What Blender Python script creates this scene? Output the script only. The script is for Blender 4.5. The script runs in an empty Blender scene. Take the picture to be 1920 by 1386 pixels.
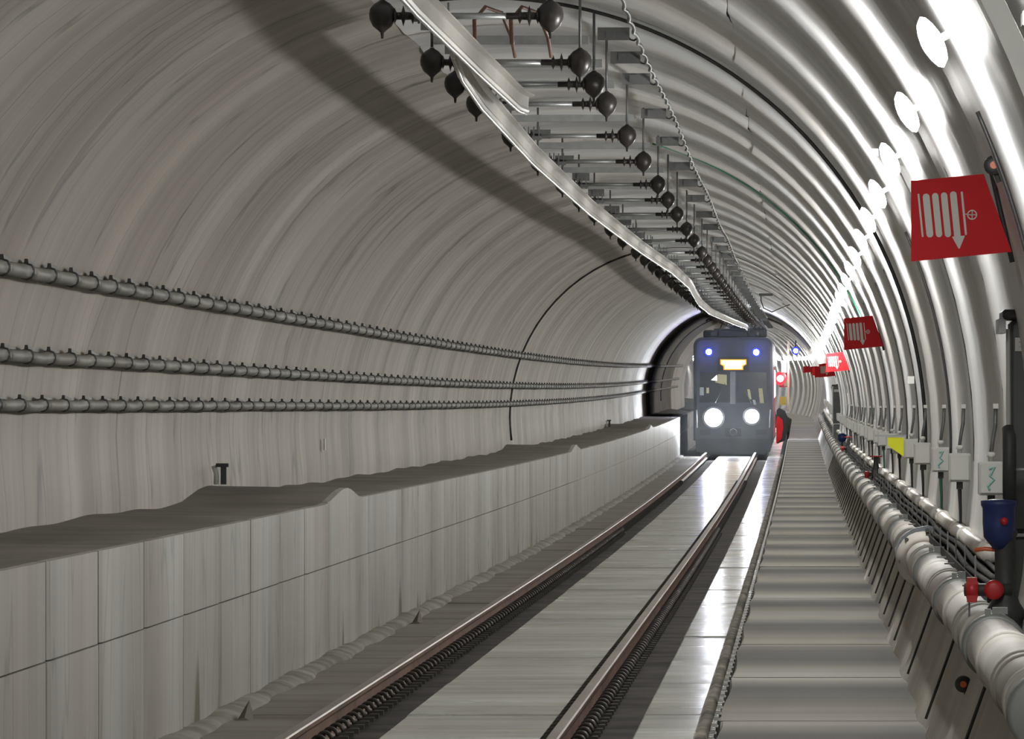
import bpy, bmesh, math, random
from mathutils import Vector, Matrix
random.seed(7)
PI = math.pi
SC = bpy.context.scene
COL = SC.collection

# ------------------------------------------------------------------ camera, world, exposure
F = 16000.0                      # focal length in pixels of the 1920 px frame
EYE = 1.83                       # camera height above rail top
cam_d = bpy.data.cameras.new('camera')
cam = bpy.data.objects.new('camera', cam_d); COL.objects.link(cam)
cam.location = (0, 0, EYE); cam.rotation_euler = (PI/2, 0, 0)
cam_d.sensor_width = 36.0; cam_d.lens = 36.0*F/1920.0
cam_d.shift_x = -541.0/1920.0; cam_d.shift_y = 71.0/1920.0
cam_d.clip_start = 0.5; cam_d.clip_end = 2000
SC.camera = cam
w = bpy.data.worlds.new('tunnel_dark'); SC.world = w; w.use_nodes = True
w.node_tree.nodes['Background'].inputs[0].default_value = (0.75, 0.8, 0.9, 1)
w.node_tree.nodes['Background'].inputs[1].default_value = 0.01
SC.view_settings.view_transform = 'Standard'; SC.view_settings.look = 'None'
SC.view_settings.gamma = 1.0; SC.view_settings.use_curve_mapping = False
SC.view_settings.exposure = 0.0
SC.cycles.use_denoising = True
SC.cycles.max_bounces = 8; SC.cycles.diffuse_bounces = 6; SC.cycles.glossy_bounces = 3
SC.cycles.sample_clamp_indirect = 6.0
LAMP_STRENGTH = 425.0
HEAD_SPOT = 2800.0

# ------------------------------------------------------------------ alignment of the tunnel
SA, SB, G = 0.0055, 0.0153, 79.0          # s = distance / F; vertical curve into a 0.5 % climb
SCURVE = 0.0215
def ev(s):
    if s <= SA: return 0.0
    if s >= SB: return G*(s-0.5*(SA+SB))
    return G*(s-SA)**2/(2*(SB-SA))
def ex(s):
    return 0.0 if s <= SCURVE else -((s-SCURVE)*F)**2/(2*1150.0)
def P(s, x, h):
    """s: distance/F, x: right of the eye, h: above the eye, both following the track's alignment"""
    return Vector((x+ex(s), s*F, EYE+h+ev(s)))
M = 0.000385                               # one lamp bay (6.2 m)
CX, CH, R = -1.99, -0.20, 2.82             # arch circle
def ring(th, dr=0.0):
    return (CX+(R-dr)*math.cos(th), CH+(R-dr)*math.sin(th))
def frange(a, b, n): return [a+(b-a)*i/n for i in range(n+1)]
S0, S1 = 0.0006, 0.031

# ------------------------------------------------------------------ materials
def nodes(name):
    m = bpy.data.materials.new(name); m.use_nodes = True
    return m, m.node_tree, m.node_tree.nodes['Principled BSDF']
def plain(name, col, rough=0.6, metal=0.0, spec=0.5, var=0.12, nscale=6.0):
    m, t, b = nodes(name)
    b.inputs['Roughness'].default_value = rough; b.inputs['Metallic'].default_value = metal
    b.inputs['Specular IOR Level'].default_value = spec
    g = t.nodes.new('ShaderNodeNewGeometry'); n = t.nodes.new('ShaderNodeTexNoise')
    n.inputs['Scale'].default_value = nscale; n.inputs['Detail'].default_value = 3
    r = t.nodes.new('ShaderNodeValToRGB'); r.color_ramp.elements[0].position = .3; r.color_ramp.elements[1].position = .7
    r.color_ramp.elements[0].color = tuple(c*(1-var) for c in col)+(1,)
    r.color_ramp.elements[1].color = tuple(min(1, c*(1+var)) for c in col)+(1,)
    t.links.new(g.outputs['Position'], n.inputs['Vector']); t.links.new(n.outputs['Fac'], r.inputs['Fac'])
    t.links.new(r.outputs['Color'], b.inputs['Base Color'])
    return m
def emit(name, col, strength, base=(0, 0, 0)):
    m, t, b = nodes(name)
    b.inputs['Base Color'].default_value = base+(1,)
    b.inputs['Emission Color'].default_value = col+(1,); b.inputs['Emission Strength'].default_value = strength
    return m
def streaked(name, dark, light, rough, sy, st, spec=0.5, bump=0.0, rvar=0.0, line=None, stain=None, lamp_bands=None):
    """sheet / concrete whose marks run round the section: noise stretched across the tunnel axis"""
    m, t, b = nodes(name); L = t.links.new
    b.inputs['Roughness'].default_value = rough; b.inputs['Specular IOR Level'].default_value = spec
    g = t.nodes.new('ShaderNodeNewGeometry')
    mp = t.nodes.new('ShaderNodeMapping'); mp.inputs['Scale'].default_value = (st, sy, st)
    n = t.nodes.new('ShaderNodeTexNoise'); n.inputs['Scale'].default_value = 1; n.inputs['Detail'].default_value = 5
    n.inputs['Roughness'].default_value = .62
    r = t.nodes.new('ShaderNodeValToRGB'); r.color_ramp.elements[0].position = .32; r.color_ramp.elements[1].position = .68
    r.color_ramp.elements[0].color = dark+(1,); r.color_ramp.elements[1].color = light+(1,)
    L(g.outputs['Position'], mp.inputs['Vector']); L(mp.outputs['Vector'], n.inputs['Vector'])
    L(n.outputs['Fac'], r.inputs['Fac']); col = r.outputs['Color']
    # broad warm / cool drift
    n2 = t.nodes.new('ShaderNodeTexNoise'); n2.inputs['Scale'].default_value = 1; n2.inputs['Detail'].default_value = 2
    mp2 = t.nodes.new('ShaderNodeMapping'); mp2.inputs['Scale'].default_value = (st*2.2, sy*.35, st*2.2); mp2.inputs['Location'].default_value = (3, 7, 1)
    L(g.outputs['Position'], mp2.inputs['Vector']); L(mp2.outputs['Vector'], n2.inputs['Vector'])
    r2 = t.nodes.new('ShaderNodeValToRGB'); r2.color_ramp.elements[0].position = .35; r2.color_ramp.elements[1].position = .65
    r2.color_ramp.elements[0].color = (.84, .79, .75, 1); r2.color_ramp.elements[1].color = (1, 1, 1, 1)
    L(n2.outputs['Fac'], r2.inputs['Fac'])
    mx = t.nodes.new('ShaderNodeMix'); mx.data_type = 'RGBA'; mx.blend_type = 'MULTIPLY'; mx.inputs[0].default_value = 1
    L(col, mx.inputs[6]); L(r2.outputs['Color'], mx.inputs[7]); col = mx.outputs[2]
    if line:      # thin dark hairlines round the section
        n3 = t.nodes.new('ShaderNodeTexNoise'); n3.inputs['Scale'].default_value = 1; n3.inputs['Detail'].default_value = 1
        mp3 = t.nodes.new('ShaderNodeMapping'); mp3.inputs['Scale'].default_value = (st*2.6, sy*1.3, st*2.6); mp3.inputs['Location'].default_value = (11, 3, 5)
        L(g.outputs['Position'], mp3.inputs['Vector']); L(mp3.outputs['Vector'], n3.inputs['Vector'])
        r3 = t.nodes.new('ShaderNodeValToRGB'); e = r3.color_ramp.elements
        e[0].position = .485; e[0].color = (1, 1, 1, 1); e[1].position = .5; e[1].color = (line, line, line, 1)
        k = e.new(.515); k.color = (1, 1, 1, 1)
        L(n3.outputs['Fac'], r3.inputs['Fac'])
        m3 = t.nodes.new('ShaderNodeMix'); m3.data_type = 'RGBA'; m3.blend_type = 'MULTIPLY'; m3.inputs[0].default_value = 1
        L(col, m3.inputs[6]); L(r3.outputs['Color'], m3.inputs[7]); col = m3.outputs[2]
    if stain:     # olive water stains that start at the foot and fade upward: (height of foot, reach)
        z0, reach = stain
        sx = t.nodes.new('ShaderNodeSeparateXYZ'); L(g.outputs['Position'], sx.inputs[0])
        n4 = t.nodes.new('ShaderNodeTexNoise'); n4.inputs['Scale'].default_value = 1; n4.inputs['Detail'].default_value = 3
        mp4 = t.nodes.new('ShaderNodeMapping'); mp4.inputs['Scale'].default_value = (.2, .9, .25)
        L(g.outputs['Position'], mp4.inputs['Vector']); L(mp4.outputs['Vector'], n4.inputs['Vector'])
        hh = t.nodes.new('ShaderNodeMapRange'); hh.inputs['From Min'].default_value = z0; hh.inputs['From Max'].default_value = z0+reach
        hh.inputs['To Min'].default_value = .56; hh.inputs['To Max'].default_value = .80
        L(sx.outputs['Z'], hh.inputs['Value'])
        sb = t.nodes.new('ShaderNodeMath'); sb.operation = 'SUBTRACT'; L(n4.outputs['Fac'], sb.inputs[0]); L(hh.outputs[0], sb.inputs[1])
        ml = t.nodes.new('ShaderNodeMath'); ml.operation = 'MULTIPLY'; ml.use_clamp = True; ml.inputs[1].default_value = 14; L(sb.outputs[0], ml.inputs[0])
        m4 = t.nodes.new('ShaderNodeMix'); m4.data_type = 'RGBA'; L(ml.outputs[0], m4.inputs[0]); L(col, m4.inputs[6]); m4.inputs[7].default_value = (.13, .12, .08, 1)
        col = m4.outputs[2]
    if lamp_bands:    # pools of lamp light painted in as bands: (first dark band, pitch, darkest factor)
        y0, pitch, dk_ = lamp_bands
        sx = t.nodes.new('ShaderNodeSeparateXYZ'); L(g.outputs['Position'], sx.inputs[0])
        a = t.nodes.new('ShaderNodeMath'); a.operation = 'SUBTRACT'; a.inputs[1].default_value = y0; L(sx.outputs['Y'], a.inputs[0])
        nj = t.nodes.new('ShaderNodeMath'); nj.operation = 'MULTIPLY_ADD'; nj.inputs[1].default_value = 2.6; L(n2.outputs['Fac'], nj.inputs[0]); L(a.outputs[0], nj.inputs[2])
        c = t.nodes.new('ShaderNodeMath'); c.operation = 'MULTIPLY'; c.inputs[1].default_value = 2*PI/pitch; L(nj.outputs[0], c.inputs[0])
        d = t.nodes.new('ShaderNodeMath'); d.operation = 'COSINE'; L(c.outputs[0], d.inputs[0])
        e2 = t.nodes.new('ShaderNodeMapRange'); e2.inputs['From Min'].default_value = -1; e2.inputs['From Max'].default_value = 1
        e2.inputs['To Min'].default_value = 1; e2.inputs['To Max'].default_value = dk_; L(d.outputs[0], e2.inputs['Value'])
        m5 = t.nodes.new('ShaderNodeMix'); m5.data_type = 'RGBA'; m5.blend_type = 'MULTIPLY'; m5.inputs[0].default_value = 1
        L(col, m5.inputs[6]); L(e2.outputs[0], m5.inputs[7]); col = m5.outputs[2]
    L(col, b.inputs['Base Color'])
    if rvar:
        rr = t.nodes.new('ShaderNodeMapRange'); rr.inputs['To Min'].default_value = rough-rvar; rr.inputs['To Max'].default_value = rough+rvar
        rr.inputs['From Min'].default_value = .3; rr.inputs['From Max'].default_value = .7
        L(n2.outputs['Fac'], rr.inputs['Value']); L(rr.outputs[0], b.inputs['Roughness'])
    if bump:
        bp = t.nodes.new('ShaderNodeBump'); bp.inputs['Strength'].default_value = 1; bp.inputs['Distance'].default_value = bump
        L(n.outputs['Fac'], bp.inputs['Height']); L(bp.outputs['Normal'], b.inputs['Normal'])
    return m
def along(name, dark, light, rough, scale, **kw): return streaked(name, dark, light, rough, scale, scale, **kw)

MAT = {}
MAT['lining_left'] = streaked('painted_lining', (.27, .25, .217), (.455, .434, .392), .62, .75, .10, spec=.35, bump=.012, rvar=.06, line=.62)
MAT['lining_right'] = streaked('white_sheet_lining', (.57, .59, .61), (.82, .825, .83), .48, 1.1, .06, spec=.4, bump=.005)
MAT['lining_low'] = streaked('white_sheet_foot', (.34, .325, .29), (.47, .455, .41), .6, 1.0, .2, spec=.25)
MAT['bench'] = streaked('formed_concrete', (.34, .335, .313), (.48, .48, .457), .5, 1.1, .13, bump=.006, line=.7, stain=(-.12, .75))
MAT['ledge'] = along('dusty_and_shadow_concrete', (.10, .093, .077), (.18, .165, .135), .9, .8, bump=.01)  # dust colour of the ledge, reused for the painted train shadow
MAT['slab'] = streaked('smooth_trackbed_concrete', (.40, .41, .38), (.58, .59, .55), .23, 2.2, .25, spec=.22, bump=.003, rvar=.05, line=.8)
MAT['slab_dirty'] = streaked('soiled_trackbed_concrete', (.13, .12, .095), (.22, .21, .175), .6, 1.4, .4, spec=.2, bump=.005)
MAT['gutter'] = plain('soiled_gutter_fill', (.17, .155, .13), .9, spec=.2, var=.6, nscale=2.2)
MAT['trough'] = plain('dark_trough_shade', (.035, .030, .026), .9, spec=.2, var=.75, nscale=1.6)  # shade of the rail troughs put into this dark mottled colour
MAT['kerb'] = plain('soiled_kerb', (.20, .19, .16), .85, spec=.2, var=.4, nscale=1.6)
MAT['grout'] = plain('pale_grout', (.34, .33, .30), .8, var=.45, nscale=2.5)
MAT['walk'] = streaked('walkway_concrete', (.16, .15, .13), (.29, .278, .25), .75, .42, .03, spec=.18, bump=.002, lamp_bands=((.001626)*F-1.3, .000385*F, .42))  # lamp pools painted into the walkway colour, repeating every bay
MAT['rail_side'] = along('rusty_steel', (.10, .055, .035), (.21, .13, .085), .6, 1.3)
MAT['rail_head'] = plain('polished_steel', (.30, .27, .235), .5, .75, nscale=1)
MAT['clip'] = plain('dark_spring_steel', (.05, .045, .04), .5, .4)
MAT['black'] = plain('black_rubber', (.012, .012, .013), .6)
MAT['dark'] = plain('dark_brown_plastic', (.035, .030, .028), .38, nscale=20)
MAT['galv'] = plain('galvanised_steel', (.34, .35, .35), .45, .6, nscale=12)
MAT['darkgalv'] = plain('dull_galvanised_steel', (.16, .165, .165), .5, .5, nscale=12)
MAT['alu'] = along('aluminium', (.50, .49, .46), (.66, .65, .62), .30, .8)
MAT['alu_bright'] = plain('rubbed_copper_aluminium', (.70, .69, .66), .2, .8)
MAT['conduit'] = along('grey_conduit', (.12, .122, .105), (.24, .24, .215), .6, 1.2, spec=.3)
MAT['conduit_dark'] = plain('dark_clip', (.05, .05, .045), .6)
MAT['pipe'] = along('white_pipe', (.42, .415, .39), (.55, .54, .51), .6, 1.5, spec=.25)
MAT['pipe2'] = along('beige_pipe', (.45, .43, .37), (.58, .55, .49), .45, 1.5)
MAT['collar'] = plain('grey_collar', (.20, .21, .20), .5, .3)
MAT['box'] = plain('pale_grey_enclosure', (.52, .52, .49), .45, var=.05)
MAT['cable'] = plain('black_cable', (.02, .02, .02), .5)
MAT['green_cable'] = plain('green_cable', (.02, .10, .06), .5)
MAT['copper'] = plain('brown_copper_cable', (.16, .085, .05), .5)
MAT['bundle'] = plain('mixed_dark_cables', (.030, .027, .024), .85, spec=.15, var=.6, nscale=9)
MAT['cab'] = plain('dark_grey_cabinet', (.075, .08, .078), .45, var=.08)
MAT['cab_low'] = plain('green_grey_cabinet', (.13, .15, .14), .5, var=.06)
MAT['white'] = plain('white_label', (.62, .62, .58), .5, var=.04)
MAT['sign_red'] = plain('sign_red', (.62, .016, .022), .6, spec=.2, var=.03)
MAT['sign_white'] = plain('sign_white', (.55, .55, .50), .4, var=.03)
MAT['red'] = plain('red_paint', (.45, .02, .02), .4)
MAT['blue'] = plain('blue_paint', (.02, .035, .14), .45)
MAT['iron'] = plain('dark_cast_iron', (.05, .052, .05), .55, .2)
MAT['yellow'] = plain('yellow_plate', (.70, .72, .01), .45, var=.03)
MAT['flange'] = plain('blue_grey_plate', (.33, .37, .42), .4, var=.06)
MAT['orange'] = plain('orange_reflector', (.75, .16, .06), .3)
MAT['cyan'] = plain('faded_cyan_marking', (.28, .50, .46), .6, var=.1)
MAT['lamp'] = emit('lamp_tube', (1.0, .99, .955), LAMP_STRENGTH)
MAT['train'] = plain('dark_blue_train_paint', (.035, .038, .048), .45, var=.05)
MAT['train_red'] = plain('red_train_paint', (.45, .02, .04), .35)
MAT['train_glass'] = plain('train_glass', (.012, .014, .02), .08, spec=.8, var=0)
MAT['train_grey'] = plain('grey_train_trim', (.16, .16, .17), .4)
MAT['train_under'] = plain('black_underframe', (.02, .021, .024), .6)
MAT['head'] = emit('headlamp_glare', (.90, .96, 1.0), 260.0)
MAT['amber'] = emit('amber_display', (1.0, .62, .12), 9.0)
MAT['amber_edge'] = emit('amber_display_edge', (1.0, .33, .01), 1.6)
MAT['bluelamp'] = emit('blue_white_lamp', (.16, .22, 1.0), 330.0)
MAT['blue_halo'] = emit('painted_blue_halo', (.02, .04, .9), 1.8)  # halo of the blue lamps painted as a glowing ring
MAT['redlamp'] = emit('red_lamp', (1.0, .45, .42), 14.0)
MAT['redring'] = emit('red_lens', (1.0, .02, .06), 1.1)
MAT['lit'] = emit('lit_window', (.95, .96, 1.0), 2.2)
MAT['lit_warm'] = emit('dim_warm_glow', (.75, .70, .38), .35)  # emission painting reflections and lit patches, not a screen
MAT['lit_cool'] = emit('dim_cool_glow', (.55, .62, .65), .35)  # emission painting the lit edges seen in the cab

# ------------------------------------------------------------------ mesh helpers
class MB:
    def __init__(s): s.v = []; s.f = []; s.mi = []; s.sm = []; s.cur = 0; s.smooth = False
    def quad(s, a, b, c, d):
        n = len(s.v); s.v += [tuple(a), tuple(b), tuple(c), tuple(d)]; s._f((n, n+1, n+2, n+3))
    def _f(s, f): s.f.append(f); s.mi.append(s.cur); s.sm.append(s.smooth)
    def grid(s, rows, close=False):
        n0 = len(s.v); k = len(rows[0])
        for r in rows: s.v += [tuple(p) for p in r]
        for i in range(len(rows)-1):
            for j in range(k if close else k-1):
                j2 = (j+1) % k; a = n0+i*k
                s._f((a+j, a+j2, a+k+j2, a+k+j))
        return n0
    def loft(s, rows, caps=True):
        n0 = s.grid(rows, True); k = len(rows[0])
        if caps:
            s._f(tuple(range(n0+k-1, n0-1, -1))); e = n0+k*(len(rows)-1); s._f(tuple(range(e, e+k)))
    def box(s, c, d, mtx=None):
        c = Vector(c); x, y, z = [q/2 for q in d]
        pts = [Vector(p) for p in ((-x,-y,-z),(x,-y,-z),(x,y,-z),(-x,y,-z),(-x,-y,z),(x,-y,z),(x,y,z),(-x,y,z))]
        if mtx is not None: pts = [mtx @ p for p in pts]
        n = len(s.v); s.v += [tuple(c+p) for p in pts]
        for f in ((0,3,2,1),(4,5,6,7),(0,1,5,4),(1,2,6,5),(2,3,7,6),(3,0,4,7)): s._f(tuple(n+i for i in f))
    def bevbox(s, c, d, r=.01):
        """box with chamfered vertical and horizontal edges facing the camera"""
        c = Vector(c); x, y, z = [q/2 for q in d]; rows = []
        for yy, k in ((-y, r), (-y+r, 0), (y-r, 0), (y, r)):
            a, b = x-k, z-k
            rows.append([c+Vector(p) for p in ((-a+r, yy, -b), (a-r, yy, -b), (a, yy, -b+r), (a, yy, b-r), (a-r, yy, b), (-a+r, yy, b), (-a, yy, b-r), (-a, yy, -b+r))])
        s.loft(rows)
    def tube(s, pts, r, n=8, caps=True):
        pts = [Vector(p) for p in pts]; rows = []; up = None
        for i, p in enumerate(pts):
            d = (pts[min(i+1, len(pts)-1)]-pts[max(i-1, 0)]).normalized()
            if up is None: up = d.orthogonal().normalized()
            up = (up-d*up.dot(d)).normalized(); sd = d.cross(up)
            rr = r[i] if isinstance(r, (list, tuple)) else r
            rows.append([p+(up*math.cos(2*PI*k/n)+sd*math.sin(2*PI*k/n))*rr for k in range(n)])
        s.loft(rows, caps)
    def lathe(s, prof, c=(0,0,0), axis='z', n=12):
        c = Vector(c); rows = []
        for r, z in prof:
            row = []
            for k in range(n):
                a = 2*PI*k/n; u, v = r*math.cos(a), r*math.sin(a)
                row.append(c+Vector({'z': (u, v, z), 'x': (z, u, v), 'y': (v, z, u)}[axis]))
            rows.append(row)
        s.loft(rows)
    def prism(s, poly, y0, y1, mtx=None):
        """poly in (x, z), extruded along y"""
        rows = []
        for y in (y0, y1):
            row = [Vector((p[0], y, p[1])) for p in poly]
            if mtx is not None: row = [mtx @ p for p in row]
            rows.append(row)
        s.loft(rows)
    def mesh(s, name, mats):
        me = bpy.data.meshes.new(name); me.from_pydata(s.v, [], s.f)
        for m in (mats if isinstance(mats, (list, tuple)) else [mats]): me.materials.append(MAT[m] if isinstance(m, str) else m)
        me.polygons.foreach_set('material_index', s.mi); me.polygons.foreach_set('use_smooth', s.sm)
        bm = bmesh.new(); bm.from_mesh(me); bmesh.ops.recalc_face_normals(bm, faces=bm.faces); bm.to_mesh(me); bm.free()
        me.update(); return me
    def build(s, name, mats, parent=None, loc=None):
        o = bpy.data.objects.new(name, s.mesh(name, mats)); COL.objects.link(o)
        if parent: o.parent = parent
        if loc is not None: o.location = loc
        return o
def tag(o, label=None, cat=None, group=None, kind=None):
    if label: o['label'] = label
    if cat: o['category'] = cat
    if group: o['group'] = group
    if kind: o['kind'] = kind
    return o
def empty(name, loc, label=None, cat=None, group=None):
    o = bpy.data.objects.new(name, None); COL.objects.link(o); o.location = loc; o.empty_display_size = .2
    return tag(o, label, cat, group)
def inst(name, me, parent=None, loc=None, rot=None, scale=None):
    o = bpy.data.objects.new(name, me); COL.objects.link(o)
    if parent: o.parent = parent
    if loc is not None: o.location = loc
    if rot is not None: o.rotation_euler = rot
    if scale is not None: o.scale = scale
    return o
def copy_tree(o, parent=None):
    c = o.copy(); COL.objects.link(c); c.parent = parent
    for ch in list(o.children): copy_tree(ch, c)
    return c
def sweep(mb, prof, stations, x=0, h=0, close=True, fx=None):
    rows = [[P(s, x+(fx(s)[0] if fx else 0)+a, h+(fx(s)[1] if fx else 0)+b) for a, b in prof] for s in stations]
    if close: mb.loft(rows)
    else: mb.grid(rows)
ORD = ['first','second','third','fourth','fifth','sixth','seventh','eighth','ninth','tenth','eleventh','twelfth','thirteenth','fourteenth','fifteenth',
       'sixteenth','seventeenth','eighteenth','nineteenth','twentieth']

# ------------------------------------------------------------------ lining, ring by ring
HUMPS = (.0043, .0087, .0131)
def hump(s):
    v = 0
    for c in HUMPS:
        if c-.00022 < s <= c: v = max(v, .5-.5*math.cos(PI*(s-(c-.00022))/.00022))
        elif c < s < c+.00016: v = max(v, .5+.5*math.cos(PI*(s-c)/.00016))
    return .10*v
def left_profile():
    pts = [(-4.78, -.90), (-4.785, -.60), (-4.80, -.40)]
    for i in range(15): pts.append(ring(math.radians(180-i*76/14)))
    return pts
def roof_profile(): return [ring(math.radians(104-i*49/12)) for i in range(13)]
def right_profile(): return [ring(math.radians(55-i*81/18)) for i in range(19)]
def normals(pts):
    out = []
    for i, p in enumerate(pts):
        a = pts[max(i-1, 0)]; b = pts[min(i+1, len(pts)-1)]
        dx, dz = b[0]-a[0], b[1]-a[1]; l = math.hypot(dx, dz)
        out.append((dz/l, -dx/l))
    return out
def bulge(kind):
    def right(u):       # two shallow ribs and a deep joint per bay
        if u < .012 or u > .988: return -.035
        v = .018*(1-(2*u-1)**6) + .010*math.cos(2*PI*2*(u-.12)) + .0032*math.cos(2*PI*5*u)
        return v
    def left(u):
        if u < .006 or u > .994: return -.006
        return .004*math.cos(2*PI*2*u)+.003*math.cos(2*PI*5*u+1)
    return right if kind == 'right' else left
def lining(kind, prof, mat, parent, s_start, s_panels, s_end, us):
    nrm = normals(prof); fn = bulge(kind)
    def row(s, u, k):
        jit = 1+.35*math.sin(k*2.3)
        d = fn(u)*(jit if fn(u) > 0 else 1)
        return [P(s, x+nx*d, h+nz*d) for (x, h), (nx, nz) in zip(prof, nrm)]
    k = 0; s = s_start
    while s < s_panels-1e-9:
        mb = MB(); mb.smooth = True
        mb.grid([row(s+M*u, u, k) for u in us])
        o = mb.build('lining_panel', mat, parent); k += 1; s += M
    mb = MB(); mb.smooth = True; rows = []
    while s < s_end:
        rows += [row(s+M*u, u, k) for u in us[:-1]]; k += 1; s += M
    mb.grid(rows)
    return mb
US_R = sorted(set([0, .012, .02]+[i/22 for i in range(1, 22)]+[.98, .988, 1]))
US_L = sorted(set([0, .006, .012]+[i/10 for i in range(1, 10)]+[.988, .994, 1]))
LAMP0 = .001626
sL = LAMP0-.5*M-2*M
def shell(name, kind, prof, mat, s_start, s_panels, us, label):
    root = bpy.data.objects.new(name, None); COL.objects.link(root); tag(root, label, kind='structure')
    mb = lining(kind, prof, mat, root, s_start, s_panels, S1, us)
    o = mb.build('far_lining', mat, root); tag(o, kind='stuff')
    return root
wall_left = shell('wall_left', 'left', left_profile(), 'lining_left', sL+2*M, .0165, US_L, 'grey streaked curved tunnel wall behind the three conduits')
ceiling = shell('ceiling', 'right', roof_profile(), 'lining_right', sL+2*M, .0112, US_R, 'ribbed curved tunnel roof above the overhead conductor rail')
wall_right = shell('wall_right', 'right', right_profile(), 'lining_right', sL, .0090, US_R, 'glossy white ribbed tunnel wall beside the walkway')
# near end behind the first bay
mb = MB(); full = left_profile()+roof_profile()[1:]+right_profile()[1:]
mb.grid([[P(s, *p) for p in full] for s in (-.0002, .0004, .0009, sL+2*M)])
mb.build('near_lining', 'lining_left', wall_left)

# ------------------------------------------------------------------ bench wall and ledge on the far side of the track
trim = bpy.data.objects.new('trim_1', None); COL.objects.link(trim)
tag(trim, 'low concrete bench wall with dusty ledge beside the track', kind='structure')
BM = M/2
def bench_panel(s0, s1, lo, hi, parent, name='concrete_panel'):
    g = .0000085
    mb = MB(); n = 6
    off = random.uniform(0, .006)
    def sec(s, d):
        top = (-.75+hump(s)) if hi > -.8 else hi
        return [P(s, -3.66+off-d, lo+.004), P(s, -3.66+off-d, top-(0 if hi > -.8 else .004)), P(s, -3.72, top-(0 if hi > -.8 else .004)), P(s, -3.72, lo+.004)]
    sts = [s0+g*.5]+[s0+g+(s1-s0-2*g)*i/n for i in range(n+1)]+[s1-g*.5]
    rows = [sec(s, .012 if i in (0, len(sts)-1) else 0) for i, s in enumerate(sts)]
    mb.loft(rows); return mb.build(name, 'bench', parent)
s = .0024
while s < .0086:
    bench_panel(s, s+BM, -2.0, -1.235, trim); bench_panel(s, s+BM, -1.235, -.75, trim); s += BM
s_b = s
mb = MB(); st = [s_b+(S1-s_b)*i/160 for i in range(161)]
mb.grid([[P(q, -3.66, -2.05), P(q, -3.66, -1.245), P(q, -3.672, -1.24), P(q, -3.672, -1.23), P(q, -3.66, -1.225), P(q, -3.66, -.75+hump(q)), P(q, -3.75, -.75+hump(q))] for q in st])
mb.build('far_panel_run', 'bench', trim)
mb = MB(); st = [-.0002, .001]+[.0018+(.018-.0018)*i/700 for i in range(701)]+[S1]   # core + ledge top
mb.smooth = True
rows = []
for q in st:
    j = .010*math.sin(q*9100)+.007*math.sin(q*23000+1)
    rows.append([P(q, -3.69, -2.1), P(q, -3.69, -.76+hump(q)), P(q, -3.72, -.747+hump(q)+.3*j), P(q, -4.2, -.748+hump(q)+.8*j), P(q, -4.7, -.742+hump(q)+j), P(q, -4.95, -.73+hump(q)+j)])
mb.grid(rows); mb.build('ledge', ['ledge'], trim)
# pale broken kerb strip at the foot of the bench
mb = MB(); mb.smooth = True; rows = []
for q in frange(.0024, .0165, 420):
    j = .02*math.sin(q*17000)+.015*math.sin(q*41000+2)
    rows.append([P(q, -3.68, -1.90+.4*j), P(q, -3.60, -1.90+.3*j), P(q, -3.53+j, -1.925), P(q, -3.50+j, -1.97)])
mb.grid(rows); mb.build('kerb_strip', 'kerb', trim)

# ------------------------------------------------------------------ track bed
floor = bpy.data.objects.new('floor', None); COL.objects.link(floor); tag(floor, 'grey concrete track bed carrying the two rails', kind='structure')
mb = MB(); mb.grid([[P(q, x, h) for x, h in ((-3.8, -2.06), (-.2, -2.06))] for q in [-.0002, .002]+frange(.0024, S1, 120)])
mb.build('invert', 'trough', floor)
STRIPS = ((-3.66, -2.99), (-2.49, -1.50), (-.99, -.62))
s = .0026
while s < .0088:
    for a, b in STRIPS:
        mb = MB(); g = .0000035; dz = random.uniform(-.004, .004)
        sweep(mb, [(a, -2.06), (a, -1.955+dz), (a+.012, -1.945+dz), (b-.012, -1.945+dz), (b, -1.955+dz), (b, -2.06)], [s+g, s+M*.25, s+M*.5, s+M*.75, s+M-g])
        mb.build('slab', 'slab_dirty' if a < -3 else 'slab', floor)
    s += M
for a, b in STRIPS:
    mb = MB(); sweep(mb, [(a, -2.06), (a, -1.955), (a+.012, -1.945), (b-.012, -1.945), (b, -1.955), (b, -2.06)], frange(s, S1, 110))
    mb.build('far_slab', 'slab_dirty' if a < -3 else 'slab', floor)

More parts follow.
